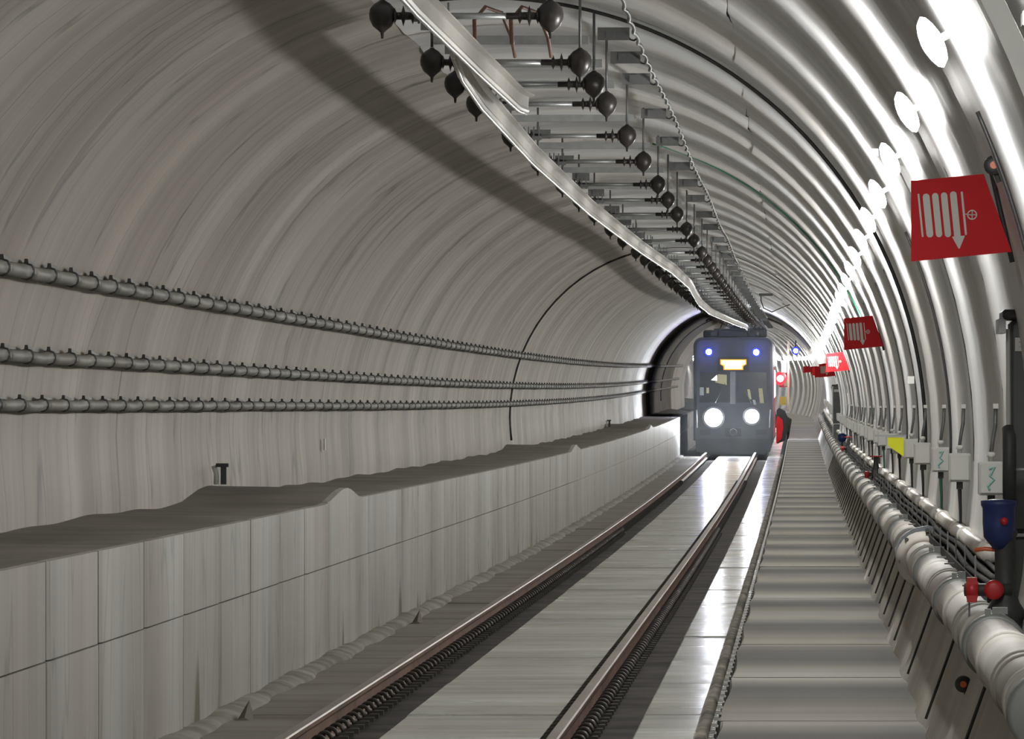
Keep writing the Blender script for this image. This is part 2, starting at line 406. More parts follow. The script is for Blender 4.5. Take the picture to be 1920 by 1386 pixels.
# rails
RAIL = [(-.062, -.172), (-.062, -.158), (-.012, -.135), (-.009, -.045), (-.034, -.034), (-.036, -.008), (-.028, 0), (.028, 0), (.036, -.008), (.034, -.034), (.009, -.045), (.012, -.135), (.062, -.158), (.062, -.172)]
clip = MB(); clip.smooth = True
pts = []
for i in range(14):      # one loop of a spring clip, standing beside the rail foot
    a = i/13*1.75*PI
    pts.append((.085+.045*math.cos(a)+.01*i/13, .05*(i/13-.5), .045+.045*math.sin(a)))
clip.tube(pts, .013, 6)
clip.smooth = False; clip.box((.10, 0, .005), (.12, .10, .03))
clip_me = clip.mesh('spring_clip', 'clip')
CLIP = .62/F
for nm, x0, lab in (('rail', -2.876, 'brown-sided steel running rail next to the low concrete bench wall'), ('rail', -1.376, 'bright-topped steel running rail nearer the walkway')):
    root = empty('rail', P(.0024, x0, -2.02), lab, 'rail', 'running rails')
    inv = -Vector(root.location)
    mb = MB(); k = len(RAIL)
    sts = [.0012, .002]+frange(.0024, .0163, 150)+frange(.017, S1, 60)
    rows = [[P(q, x0+a, -1.83+b)+inv for a, b in RAIL] for q in sts]
    n0 = mb.grid(rows, True)
    for i, f in enumerate(mb.f):
        j = (f[0]-n0) % k
        mb.mi[i] = 1 if j in (5, 6, 7) else 0
    mb._f(tuple(range(k))); mb.build('rail_body', ['rail_side', 'rail_head'], root)
    s = .0027; n = 0; far = MB(); far.smooth = False
    while s < .0125:
        for sd in (1, -1):
            loc = P(s, x0, -1.995)+inv
            if n < 290: inst('spring_clip', clip_me, root, loc, (0, 0, 0 if sd > 0 else PI)); n += 1
            else:
                far.box(loc+Vector((sd*.09, 0, .045)), (.07, .05, .09))
        s += CLIP
    o = far.build('distant_clips', 'clip', root); tag(o, kind='stuff')

# ------------------------------------------------------------------ walkway
walk = bpy.data.objects.new('trim_2', None); COL.objects.link(walk); tag(walk, 'raised grey concrete walkway on the right of the track', kind='structure')
XE, XW, HW = -.363, .60, -1.40
s = LAMP0-M
while s < .0078:
    mb = MB(); g = .000002; mb.smooth = False; a = random.uniform(0, 6); t = random.uniform(-.004, .004)
    rows = []
    for i in range(7):
        q = s+g+(M-2*g)*i/6; j = .010*math.sin(a+i*1.1)
        edge = (-.006 if i in (0, 6) else 0)+.016*math.sin(PI*i/6)
        rows.append([P(q, XE+.02, -2.05), P(q, XE+.02, HW-.07), P(q, XE+j, HW-.07), P(q, XE+j, HW-.01+t), P(q, XE+.012+j, HW+t+edge), P(q, XW, HW+t+edge), P(q, XW, -1.6)])
    mb.loft(rows); mb.build('walkway_slab', 'walk', walk); s += M
mb = MB(); rows = []
s_w = s
for q in frange(s, S1, 420):
    dz = .016*abs(math.sin(PI*(q-s_w)/M))
    rows.append([P(q, XE+.02, -2.05), P(q, XE+.02, HW-.07), P(q, XE, HW-.07), P(q, XE, HW-.01), P(q, XE+.012, HW+dz), P(q, XW, HW+dz), P(q, XW, -1.6)])
mb.loft(rows); mb.build('far_walkway', 'walk', walk)
mb = MB(); sweep(mb, [(XE, -1.45), (XW, -1.45), (XW, -2), (XE, -2)], [-.0002, LAMP0-M]); mb.build('near_walkway', 'walk', walk)
# rough grouted gutter between trackbed and walkway
mb = MB(); mb.smooth = True; rows = []
for q in frange(.0026, .0165, 500):
    j = .022*math.sin(q*15500)+.016*math.sin(q*38000+1)
    rows.append([P(q, -.63, -1.95), P(q, -.60+j*.3, -1.932+.5*j), P(q, -.56+j*.6, -1.94+.4*j), P(q, -.545+j*.6, -2.0), P(q, -.54, -2.06)])
mb.grid(rows); mb.build('gutter_fill', 'gutter', walk)
# studs along the walkway edge
edge = MB(); edge.box((0, 0, 0), (.03, .28, .035)); edge.cur = 1; edge.box((0, -.10, .025), (.02, .03, .02)); edge.box((0, .10, .025), (.02, .03, .02))
edge_me = edge.mesh('edge_plate', ['iron', 'alu_bright'])
root = empty('edge_strip', P(.0019, XE, HW), 'thin bright steel edging along the track side of the walkway', 'edging')
s = .0019; n = 0
while n < 290 and s < .0163:
    inst('edge_plate', edge_me, root, P(s, XE-.012, HW-.012)-root.location); s += M/8; n += 1

# ------------------------------------------------------------------ lamps
lamp_h = MB(); lamp_h.box((0, .08, .058), (.022, .05, .07)); lamp_h.box((0, .08, .089), (.05, .16, .006))
lamp_hm = lamp_h.mesh('housing', 'galv')
lamp_d = MB(); rows = []; lamp_d.smooth = True
for yy, k in ((-.18, .45), (-.15, 1), (.15, 1), (.18, .45)):
    rows.append([(.080*k*math.copysign(abs(math.cos(a))**1.25, math.cos(a)), yy, -.029*k*math.sin(a)) for a in [2*PI*i/14 for i in range(14)]])
lamp_d.loft(rows); lamp_dm = lamp_d.mesh('diffuser', 'lamp')
th_l = math.atan2(1.12-CH, .413-CX)
lx, lh = ring(th_l, .092)
k = -4; s = LAMP0-4*M
while s < S1-.0005:
    if k < 0: lab = 'tunnel lamp of the same row, above and outside the picture'
    elif k < 12: lab = '%s glaring white tunnel lamp from the top of the lamp row' % ORD[k].capitalize()
    else: lab = 'one of the distant white lamps merging into a glowing line'
    t = empty('tunnel_lamp', P(s, lx, lh), lab, 'lamp', 'tunnel lamps')
    # local z away from the arch centre
    t.rotation_euler = (0, PI/2-th_l, 0)
    inst('housing', lamp_hm, t); inst('diffuser', lamp_dm, t)
    k += 1; s += M

# ------------------------------------------------------------------ bay equipment on the right wall: enclosure, cable drops
BOXX, BOXH = .765, -.285
bx = MB(); bx.bevbox((0, 0, 0), (.105, .12, .135), .006)
bx_me = bx.mesh('enclosure', 'box')
lid = MB(); lid.bevbox((0, -.064, 0), (.090, .01, .12), .003); lid_me = lid.mesh('lid', 'box')
gl = MB(); gl.smooth = True; gl.lathe([(.012, 0), (.012, .02), (.018, .02), (.018, .035), (.010, .04)], (0, 0, .066), n=10)
gl_me = gl.mesh('cable_gland', 'white')
gb = MB(); gb.box((0, 0, -.085), (.03, .03, .035)); gb_me = gb.mesh('bottom_gland', 'iron')
dr = MB(); dr.tube([(0, 0, -.10), (.004, 0, -.2), (.006, .02, -.32)], [.010, .008, .006], 6); dr_me = dr.mesh('lower_lead', 'cable')
drg = dr.mesh('lower_lead', 'green_cable')
up = MB(); up.smooth = True; up.tube([(0, 0, .105), (.006, 0, .15), (.016, .0, .21), (.018, 0, .28)], .0085, 6); up_me = up.mesh('flexible_conduit', 'darkgalv')
joint = MB(); joint.box((.018, 0, .29), (.022, .03, .02)); joint_me = joint.mesh('conduit_clamp', 'white')
s = .00214; k = 0
while s < .0165:
    cyan = k in (0, 2)
    if k < 8:
        lab = {0: 'pale grey wall enclosure with faded cyan mark beside the tall dark standpipe', 1: 'plain pale grey wall enclosure between the two cyan-marked ones',
               2: 'pale grey enclosure with faded cyan mark, third up the wall row', 3: 'plain pale grey wall enclosure, fourth along the row past the second cyan mark',
               4: 'pale grey wall enclosure directly beside the yellow plate', 5: 'pale grey wall enclosure just beyond the yellow plate',
               6: 'second pale grey wall enclosure beyond the yellow plate', 7: 'third pale grey wall enclosure beyond the yellow plate'}[k]
    else: lab = 'one of the small distant wall enclosures past the yellow plate'
    x = BOXX-.012*(k % 2 == 1)
    t = empty('wall_enclosure', P(s, x, BOXH), lab, 'electrical box', 'pale enclosures along the right wall')
    inst('enclosure', bx_me, t); inst('lid', lid_me, t)
    if s < .009:
        inst('cable_gland', gl_me, t); inst('bottom_gland', gb_me, t); inst('lower_lead', drg if k in (2, 7) else dr_me, t)
        inst('flexible_conduit', up_me, t, (0, 0, 0)); inst('conduit_clamp', joint_me, t)
    if cyan:
        c = MB(); pts = ((-.012, .04), (.012, .045), (-.006, .01), (.01, -.005), (-.014, -.03), (-.008, -.045))
        c.tube([(a, -.071, b) for a, b in pts], .006, 4); tag(c.build('cyan_mark', 'cyan', t), 'faded cyan scribble')
    s += M; k += 1
# thin lamp feed cables down the wall, one per bay
def arc_cable(name, s0, th0, th1, r, mat, dr=.02, n=26, ds=0.0, sdir=1):
    mb = MB(); mb.smooth = True
    a = P(s0, *ring(math.radians(th0), dr))
    pts = []
    for i in range(n+1):
        th = th0+(th1-th0)*i/n
        pts.append(P(s0+ds*math.sin(PI*i/n), *ring(math.radians(th), dr))-a)
    mb.tube(pts, r, 6)
    return mb.build(name, mat, None, a)
s = LAMP0+.00006; k = 0
while s < .0085:
    o = arc_cable('feed_cable', s, 24, -1, .0045 if k % 3 else .007, 'cable', .030)
    tag(o, '%s thin dark feed cable down the wall below the lamps' % ORD[k].capitalize() if k < 8 else 'one of the distant thin feed cables below the lamps', 'cable', 'lamp feed cables')
    s += M; k += 1
o = arc_cable('arch_cable', .00335, 96, -4, .012, 'cable', .045, 50); tag(o, 'thick black cable arching over the roof and down the white wall', 'cable')
o = arc_cable('arch_cable', .0051, 78, 22, .009, 'green_cable', .04, 30, .0001); tag(o, 'thin green cable crossing the roof ribs beyond the thick black cable', 'cable')
o = arc_cable('joint_strip', .0088, 188, 8, .020, 'black', .012, 70); tag(o, 'black seam strip round the whole arch beyond the first conduits', 'seam strip')
# dark ring standing in for the train's shadow on the lining
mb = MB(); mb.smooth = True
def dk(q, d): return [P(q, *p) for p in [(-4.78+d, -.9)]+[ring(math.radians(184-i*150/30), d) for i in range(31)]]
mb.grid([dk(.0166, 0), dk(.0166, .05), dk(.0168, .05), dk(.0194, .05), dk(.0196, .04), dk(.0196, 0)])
o = mb.build('train_shadow_ring', MAT['ledge']); tag(o, 'dark ring painting the train shadow onto the lining', kind='structure')
o = arc_cable('joint_strip', .0181, 184, 60, .03, 'black', .055, 50); tag(o, 'black seam strip inside the painted shadow ring behind the train', 'seam strip')

# ------------------------------------------------------------------ three conduits on the far wall
def left_x(h):
    return -4.78 if h < -.4 else CX-math.sqrt(max(0, R*R-(h-CH)**2))
cb = MB(); cb.smooth = True; cb.lathe([(.052, -.05), (.052, .05)], axis='y', n=10)
cb.smooth = False
n0 = len(cb.v); cb.v += [(-.016, .62, .044), (.016, .62, .044), (-.016, -.04, .03), (.016, -.04, .03), (-.010, -.04, .074), (.010, -.04, .074)]
for f in ((0, 1, 3, 2), (2, 3, 5, 4), (0, 4, 5, 1), (0, 2, 4), (1, 5, 3)): cb._f(tuple(n0+i for i in f))
cb_me = cb.mesh('clip', 'conduit_dark')
for hh, rr, lab in ((.80, .043, 'uppermost of the three grey clipped conduits on the curved wall'), (.31, .040, 'middle one of the three grey clipped conduits on the curved wall'),
                    (.015, .037, 'lowest of the three grey clipped conduits, just above the bare wall foot')):
    x = left_x(hh)+rr+.03
    root = empty('conduit', P(.0029, x, hh), lab, 'conduit', 'three conduits on the far wall')
    org = Vector(root.location)
    step = M/4; s = .00285; n = 0; sags = []
    while s < .0205:
        s2 = s+step; mb = MB(); mb.smooth = True; a = random.uniform(.002, .012)
        pts = [P(s+(s2-s)*i/4, x, hh-a*math.sin(PI*i/4))-org for i in range(5)]
        mb.tube(pts, rr, 8); mb.build('conduit_length', 'conduit', root)
        if s < .0165: inst('clip', cb_me, root, P(s, x, hh)-org, (0, 0, 0), (rr/.043,)*3)
        s = s2; n += 1

# small fittings on the ledge / far wall
def ledge_pipe(s, lab):
    t = empty('vent_pipe', P(s, -4.70, -.70+hump(s)), lab, 'pipe stub')
    a = MB(); a.smooth = True; a.tube([(0, 0, -.02), (0, 0, .07), (-.02, 0, .13)], .02, 8); a.build('pale_tube', 'white', t)
    b = MB(); b.box((.06, 0, .05), (.045, .06, .14)); b.box((.05, 0, .135), (.10, .09, .03)); b.build('bracket', 'iron', t)
ledge_pipe(.00429, 'short pale pipe stub with dark bracket on the first ledge hump')
ledge_pipe(.01295, 'small pale pipe stub standing on the distant ledge hump')
mb = MB(); mb.box((0, 0, 0), (.02, .14, .115)); o = mb.build('wall_tag', 'white', None, P(4.8/899, -4.765, -.37)); tag(o, 'small white tag on bare wall below the conduits', 'tag')
for q, lab in ((1.93/581, 'grey wedge-shaped debris lying in the gutter nearest the picture bottom'), (1.93/401, 'small dark pointed debris further up the gutter')):
    mb = MB(); mb.loft([[(-.05, -.2, 0), (.05, -.2, 0), (.02, -.2, .02)], [(-.04, .1, 0), (.06, .1, 0), (.03, .1, .12)]]); o = mb.build('debris', 'ledge', None, P(q, -3.47, -1.945)); tag(o, lab, 'debris')

# ------------------------------------------------------------------ overhead line
HB = 2.05
ball_p = MB(); ball_p.smooth = True
prof = [(.008, -.135), (.012, -.10), (.03, -.085), (.062, -.06), (.082, -.02), (.086, .01), (.078, .045), (.05, .075), (.022, .09), (.012, .10)]
ball_p.lathe([(r*.82, z*.88) for r, z in prof], n=16); ball_me = ball_p.mesh('insulator_bell', 'dark')
skirt = MB(); skirt.smooth = True
skirt.lathe([(.02, -.12), (.02, -.07), (.045, -.065), (.02, -.055), (.02, -.03), (.058, -.02), (.022, -.01), (.02, .02), (.045, .03), (.018, .04), (.018, .10)], axis='x', n=12)
skirt_me = skirt.mesh('rod_insulator', 'dark')
def rodmesh(r, l, mat, nm): 
    m_ = MB(); m_.smooth = True; m_.tube([(0, 0, 0), (0, 0, l)], r, 6); return m_.mesh(nm, mat)
rod_me = rodmesh(.009, .36, 'darkgalv', 'hanger_rod')
XLB, XRB = -2.19, -1.31
arm = MB(); arm.smooth = True; arm.tube([(XLB+.22, 0, 0), (XRB-.22, 0, 0)], .017, 8); arm_me = arm.mesh('cross_tube', 'galv')
pl = MB(); pl.box((0, 0, 0), (.19, .10, .012)); pl.box((0, -.045, -.035), (.19, .012, .07)); pl.box((-.02, -.055, -.03), (.05, .03, .05)); pl_me = pl.mesh('hanger_plate', 'darkgalv')
fin = MB()
for q in (-.075, -.035, .0, .04, .08): fin.box((q, 0, .03), (.010, .05, .11))
fin.box((0, 0, 0), (.20, .06, .03)); fin_me = fin.mesh('bar_clamp', 'darkgalv')
cha = MB(); cha.box((-1.72, .05, .135), (.92, .10, .05)); cha_me = cha.mesh('support_channel', 'galv')
loop = MB(); loop.smooth = True; loop.tube([(-.02, 0, .06), (.0, 0, .035), (.02, 0, .03), (.045, 0, .045)], .006, 6); loop_me = loop.mesh('bond_lead', 'cable')
ys = [30, 117, 158, 195, 255, 303, 346, 375, 402, 430, 452, 475]
ss = [HB/(764-y) for y in ys]
while ss[-1] < .0195: ss.append(ss[-1]+.00039)
def barx(s):
    tab = [(.0020, -1.90), (.0030, -1.93), (.00334, -2.0), (.0041, -2.06), (.00515, -2.05), (.00646, -1.94), (.0075, -1.81), (.0085, -1.79), (.0103, -1.96), (.0116, -1.97), (.0152, -1.58), (.018, -1.7), (.022, -2.1), (.05, -2)]
    for (a, x), (b, y) in zip(tab, tab[1:]):
        if a <= s <= b:
            t = (s-a)/(b-a); return x+(y-x)*t
    return tab[0][1]
for k, s in enumerate(ss):
    if k < 2: lab = ('Nearest overhead line support, its insulators at the very top of the picture', 'Second overhead line support, with looping brown leads beside it')[k]
    elif k < 12: lab = '%s overhead line support down the roof, two dark insulators and cross tube' % ORD[k].capitalize()
    else: lab = 'one of the distant crowded overhead supports just above the train'
    t = empty('overhead_support', P(s, 0, HB), lab, 'overhead support', 'overhead line supports')
    for x in (XLB, XRB):
        inst('insulator_bell', ball_me, t, (x, 0, 0)); inst('hanger_rod', rod_me, t, (x, 0, .09))
        inst('rod_insulator', skirt_me, t, (x+(.13 if x == XLB else -.13), 0, 0), (0, 0, 0 if x == XLB else PI))
    inst('cross_tube', arm_me, t); inst('support_channel', cha_me, t)
    inst('hanger_plate', pl_me, t, (XRB+.20, 0, .20)); inst('hanger_plate', pl_me, t, (XLB+.02, .02, .26), None, (.9, 1, 1))
    inst('bar_clamp', fin_me, t, (barx(s), 0, -.015))
    if s < .009: inst('bond_lead', loop_me, t, (XRB+.30, 0, .10))
# conductor rail: tall hollow profile with a pinched foot and bright contact wire
BAR = [(-.055, .055), (.055, .055), (.055, .045), (.018, .038), (.014, -.03), (.022, -.05), (.012, -.062), (-.012, -.062), (-.022, -.05), (-.014, -.03), (-.018, .038), (-.055, .045)]
def bar(name, pts, lab):
    root = empty('conductor_rail', P(*pts[0]), lab, 'conductor rail', 'overhead conductor rails'); org = Vector(root.location)
    fine = []
    for (a, b) in zip(pts, pts[1:]):
        n = max(2, int((b[0]-a[0])/.0002)); fine += [tuple(a[i]+(b[i]-a[i])*j/n for i in range(3)) for j in range(n)]
    fine.append(pts[-1])
    mb = MB(); mb.loft([[P(s, x+a, h+b)-org for a, b in BAR] for s, x, h in fine]); mb.build('rail_profile', 'alu', root)
    mb = MB(); mb.smooth = True; mb.tube([P(s, x, h-.070)-org for s, x, h in fine], .011, 6); mb.build('contact_wire', 'alu_bright', root)
bar('a', [(.0019, -1.80, 1.95), (.00255, -1.84, 1.95), (.0030, -1.82, 1.95), (.00338, -1.79, 1.95), (.00347, -1.785, 1.98)], 'nearest overhead conductor rail, ending in a cut tip at the overlap')
pts = [(.00300, -1.95, 2.03), (.00310, -1.97, 1.97)]+[(s, barx(s)-.0, 1.94) for s in (.00334, .0041, .00515, .00646, .0075, .0085, .0103, .0116, .0152, .018, .022, .028)]
bar('b', pts, 'long overhead conductor rail zigzagging from the overlap to the train')
# brown jumper leads at the overlap
t = empty('jumper_lead', P(.00305, -1.70, 2.10), 'pair of brown copper leads looping over the rail overlap', 'cable')
for dx, q in ((-.16, 0), (0.05, .4)):
    mb = MB(); mb.smooth = True
    mb.tube([(dx, 0, -.02), (dx-.01, .1, .12), (dx+.05, .2, .20), (dx+.14, .3, .17), (dx+.19, .5, .04), (dx+.2, .8, -.06)], .012, 6); mb.build('lead', 'copper', t)
# steel messenger cable along the roof with short ties to each plate
mb = MB(); mb.smooth = True; org = P(.002, -1.08, 2.43)
pts = []
for i in range(500):
    s = .0022+(.0082-.0022)*i/499
    pts.append(P(s, -.965+.008*math.sin(i*.9), 2.19+.008*math.cos(i*.9)+.02*math.sin(i*.05))-org)
mb.tube(pts, .011, 6); o = mb.build('roof_cable', 'darkgalv', None, org); tag(o, 'twisted steel earth cable running down the roof beside the supports', 'cable')
mb = MB(); mb.smooth = True; pts = [P(s, -.96+.02*math.sin(s*40000), 2.19)-org for s in frange(.0082, .0155, 80)]
mb.tube(pts, .007, 5); o = mb.build('roof_cable', 'darkgalv', None, org); tag(o, 'thin distant continuation of the roof cable beyond the black seam', 'cable')
# a small roof bracket with hanging loop
t = empty('roof_bracket', P(.0108, -.70, 2.10), 'small roof bracket with a hanging cable loop near the train', 'bracket')
mb = MB(); mb.box((0, 0, .07), (.28, .1, .05)); mb.box((-.1, 0, 0), (.03, .05, .14)); mb.build('plate', 'darkgalv', t)
mb = MB(); mb.smooth = True; mb.tube([(-.1, 0, -.05), (-.05, .1, -.2), (.12, .2, -.28), (.3, .3, -.2), (.5, .4, -.12)], .012, 6); mb.build('hanging_loop', 'cable', t)

# ------------------------------------------------------------------ hydrant pipe and neighbours
PX, PH, PR = .640, -.79, .095
root = empty('hydrant_main', P(.0018, PX, PH), 'large white sectional pipe along the foot of the white wall', 'pipe'); org = Vector(root.location)
s = .00138
k = 0
col = MB(); col.smooth = True; col.lathe([(PR+.001, -.10), (PR+.012, -.095), (PR+.012, .095), (PR+.001, .10)], axis='y', n=28)
col.smooth = False; col.box((.02, 0, PR+.022), (.05, .05, .022)); col.box((-.02, 0, PR+.018), (.02, .05, .02)); col_me = col.mesh('collar', 'collar')
rg = MB(); rg.smooth = True; rg.lathe([(PR+.001, -.05), (PR+.007, -.045), (PR+.007, .045), (PR+.001, .05)], axis='y', n=28); rg_me = rg.mesh('band', 'pipe')
while s < .0165:
    mb = MB(); mb.smooth = True; j = .006*math.sin(k*2.1)
    rows = []
    for i in range(5):
        q = s+M*i/4
        c = P(q, PX+(j if 0 < i < 4 else 0), PH)-org
        rows.append([c+Vector((PR*math.cos(a), 0, PR*math.sin(a))) for a in [2*PI*n/28 for n in range(28)]])
    mb.loft(rows); mb.build('pipe_length', 'pipe', root)
    inst('collar', col_me, root, P(s, PX, PH)-org)
    for u in (.12, .30, .36, .68): inst('band', rg_me, root, P(s+M*u, PX, PH)-org)
    s += M; k += 1
# pipe brackets standing on the walkway edge, one per bay
br = MB(); br.box((.02, 0, -.112), (.12, .06, .02)); br.box((.085, 0, -.02), (.02, .06, .22)); br_me = br.mesh('pipe_bracket', 'iron')
s = .00148; k = 0
while s < .0125:
    o = inst('pipe_bracket', br_me, None, P(s, PX+.02, PH))
    tag(o, '%s dark bracket under the large white pipe, counted up from the picture corner' % ORD[k].capitalize() if k < 8 else 'one of the distant dark brackets below the white pipe', 'bracket', 'pipe brackets')
    s += M; k += 1
# half-bay joint strips on the leaning wall foot
js = MB()
a0, a1 = math.radians(-24.2), math.radians(-15.0)
p0 = ring(a0, .05); p1 = ring(a1, .05); c = P(0, *p0)
js.tube([(0, 0, 0), (p1[0]-p0[0], 0, p1[1]-p0[1])], .0065, 5)
js_me = js.mesh('joint_strip', 'iron')
root2 = empty('trim_4', P(.0019, *p0)); tag(root2, 'dark joint strips on the leaning foot of the white wall', kind='structure')
s = .0019; n = 0
while s < .0105: inst('strip', js_me, root2, P(s, *p0)-root2.location); s += M/2 if s > .003 else M; n += 1
# foot panels leaning over the walkway edge, tilted so that each overlaps the next
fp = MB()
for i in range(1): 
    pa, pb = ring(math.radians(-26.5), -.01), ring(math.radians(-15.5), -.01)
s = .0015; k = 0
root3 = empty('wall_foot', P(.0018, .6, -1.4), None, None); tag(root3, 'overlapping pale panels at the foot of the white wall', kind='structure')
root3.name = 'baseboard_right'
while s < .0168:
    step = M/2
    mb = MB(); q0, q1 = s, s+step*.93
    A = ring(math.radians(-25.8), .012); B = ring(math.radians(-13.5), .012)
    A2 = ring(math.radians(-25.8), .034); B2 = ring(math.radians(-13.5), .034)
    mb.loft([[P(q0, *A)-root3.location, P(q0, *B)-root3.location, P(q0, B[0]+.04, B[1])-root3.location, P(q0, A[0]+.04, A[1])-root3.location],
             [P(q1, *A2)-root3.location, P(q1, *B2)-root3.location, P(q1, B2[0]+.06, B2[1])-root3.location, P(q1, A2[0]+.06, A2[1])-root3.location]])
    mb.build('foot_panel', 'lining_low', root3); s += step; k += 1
# second thinner pipe
root = empty('thin_pipe', P(.0021, .752, -.585), 'thinner beige pipe behind the large white pipe', 'pipe'); org = Vector(root.location)
s = .00212; bnd = MB(); bnd.smooth = True; bnd.lathe([(.037, -.06), (.043, -.05), (.043, .05), (.037, .06)], axis='y', n=14); bnd_me = bnd.mesh('band', 'pipe')
while s < .0165:
    mb = MB(); mb.smooth = True; mb.tube([P(s+M*i/2, .752, -.585-.004*(i == 1))-org for i in range(3)], .036, 14); mb.build('pipe_length', 'pipe2', root)
    inst('band', bnd_me, root, P(s+M*.1, .752, -.585)-org); inst('band', bnd_me, root, P(s+M*.8, .752, -.585)-org)
    s += M
# cable tray with dark bundle between the two pipes
root = empty('cable_tray', P(.0019, .715, -.68), 'dark cable tray crammed between the large white pipe and the beige pipe', 'cable tray'); org = Vector(root.location)
for dx, dz, r in ((0, 0, .014), (.018, .022, .012), (-.018, .020, .012), (.03, .045, .010), (.0, .045, .012), (-.01, -.02, .012)):
    mb = MB(); mb.smooth = True; ph = random.uniform(0, 6)
    pts = [P(.0019+(.0165-.0019)*i/260, .705+dx+.006*math.sin(i*.7+ph), -.665+dz+.007*math.sin(i*.5+ph*2))-org for i in range(261)]
    mb.tube(pts, r, 6); mb.build('cable', 'bundle', root)
tk = MB(); tk.box((0, 0, .03), (.006, .04, .11)); tk.box((-.02, 0, -.03), (.06, .04, .006)); tk_me = tk.mesh('tray_arm', 'darkgalv')
mb = MB(); sweep(mb, [(.665, -.725), (.775, -.725), (.785, -.625), (.775, -.625), (.765, -.71), (.675, -.715), (.672, -.66), (.665, -.66)], frange(.0019, .0165, 60)); mb.v = [tuple(Vector(v)-org) for v in mb.v]; mb.build('tray', 'bundle', root)
s = .00205; n = 0
while s < .012: inst('tray_arm', tk_me, root, P(s, .672, -.655+.01*math.sin(n))-org); s += M/3; n += 1
# pale saddle plate round the big pipe
t = empty('flange_plate', P(.00278, PX, PH), 'large blue-grey flange plate clasping the white pipe', 'flange')
mb = MB(); rows = []
for yy in (-.02, .02):
    rows.append([(.02+(.165)*math.cos(a)*(1.05 if 0 < a < PI else 1), yy, .01+.165*math.sin(a)) for a in [2*PI*n/14+.2 for n in range(14)]])
mb.loft(rows); mb.build('plate', 'flange', t)
mb = MB(); mb.smooth = True; mb.lathe([(PR, -.35), (PR+.02, -.34), (PR+.025, -.05), (PR+.05, -.02)], axis='y', n=24); mb.build('sleeve', 'pipe', t)
for a in (40, 90, 140, 190): 
    mb = MB(); mb.lathe([(.012, -.045), (.012, -.02)], (.02+.14*math.cos(math.radians(a)), 0, .01+.14*math.sin(math.radians(a))), 'y', 6); mb.build('bolt', 'darkgalv', t)

# ------------------------------------------------------------------ hydrants
def wheel(parent, loc, r, mat, axis='z'):
    mb = MB(); mb.smooth = True
    mb.tube([(r*math.cos(a), r*math.sin(a), 0) for a in [2*PI*i/14 for i in range(15)]], r*.12, 6)
    mb.tube([(-r, 0, 0), (r, 0, 0)], r*.1, 6); mb.tube([(0, -r, 0), (0, r, 0)], r*.1, 6)
    o = mb.build('hand_wheel', mat, parent, loc)
    if axis == 'y': o.rotation_euler = (PI/2, 0, 0)
    if axis == 'x': o.rotation_euler = (0, PI/2, 0)
def hydrant(s, lab, first=False):
    t = empty('hydrant', P(s, .70, -.62), lab, 'hydrant', 'hydrants on the white pipe')
    mb = MB(); mb.smooth = True; mb.lathe([(.07, -.12), (.075, -.10), (.05, -.08), (.045, -.02), (.06, 0), (.045, .02), (.03, .06), (.022, .10), (.022, .16)], n=14); mb.build('valve_body', 'iron', t)
    wheel(t, (0, 0, .165), .055, 'red')
    for dx in (-.085, .075):
        mb = MB(); mb.smooth = True; mb.lathe([(.018, -.02), (.034, -.018), (.034, .018), (.018, .02)], (dx, -.02, -.005), 'x', 12); mb.build('outlet_cap', 'red', t)
    mb = MB(); mb.smooth = True; mb.tube([(-.09, -.02, 0), (.08, -.02, 0)], .022, 8); mb.build('cross_branch', 'iron', t)
    mb = MB(); mb.smooth = True; mb.tube([(-.09, -.02, .01), (-.14, -.03, .02), (-.19, -.03, .015)], .006, 6); mb.build('pull_wire', 'galv', t)
    if first: return t
hydrant(.00495, 'hydrant with red hand wheel and red caps, midway along the white pipe')
hydrant(.0078, 'distant small hydrant beside the far dark cabinet')
# the nearest one has a standpipe and a blue body
sN = .00183
t = empty('hydrant_standpipe', P(sN, .662, -.76), 'tall dark standpipe with blue valve and red caps beside the near cabinet', 'hydrant', 'hydrants on the white pipe')
mb = MB(); mb.smooth = True
mb.lathe([(.085, .0), (.085, .02), (.065, .03), (.06, .06), (.075, .08), (.05, .12), (.036, .16), (.036, .34), (.045, .36), (.03, .38)], (.04, 0, -.03), n=16); mb.build('valve_body', 'iron', t)
mb = MB(); mb.smooth = True; mb.lathe([(.02, .0), (.035, .02), (.052, .04), (.056, .09), (.056, .14), (.062, .15), (.062, .165), (.02, .17)], (.018, -.02, .275), n=14); mb.build('blue_chamber', 'blue', t)
mb = MB(); mb.smooth = True; mb.lathe([(.014, -.004), (.014, .004)], (.035, -.08, .37), 'y', 10); mb.build('red_badge', 'red', t)
mb = MB(); mb.smooth = True; mb.tube([(.055, 0, .42), (.055, 0, .60), (.055, .01, .66), (.050, .03, .69)], [.024, .024, .024, .02], 10); mb.build('standpipe', 'iron', t)
mb = MB(); mb.smooth = True; mb.tube([(.055, 0, .545), (.16, 0, .548)], .006, 6); mb.build('stay', 'galv', t)
for dx, r in ((-.075, .032), (.0, .034)):
    mb = MB(); mb.smooth = True; mb.lathe([(r*.5, -.022), (r, -.018), (r, .018), (r*.5, .022)], (dx, -.06, .135), 'x' if dx < -.05 else 'y', 14)
    mb.build('outlet_cap', 'red', t)
mb = MB(); mb.box((-.075, -.06, .135), (.035, .05, .085)); mb.build('red_tag', 'red', t)
mb = MB(); mb.smooth = True; mb.tube([(-.10, -.05, .135), (.06, -.03, .135)], .022, 8); mb.build('cross_branch', 'iron', t)
mb = MB(); mb.smooth = True; mb.tube([(-.065, 0, .27), (-.03, 0, .275), (.02, 0, .27), (.022, 0, .23)], .008, 6); mb.build('lever', 'orange', t)
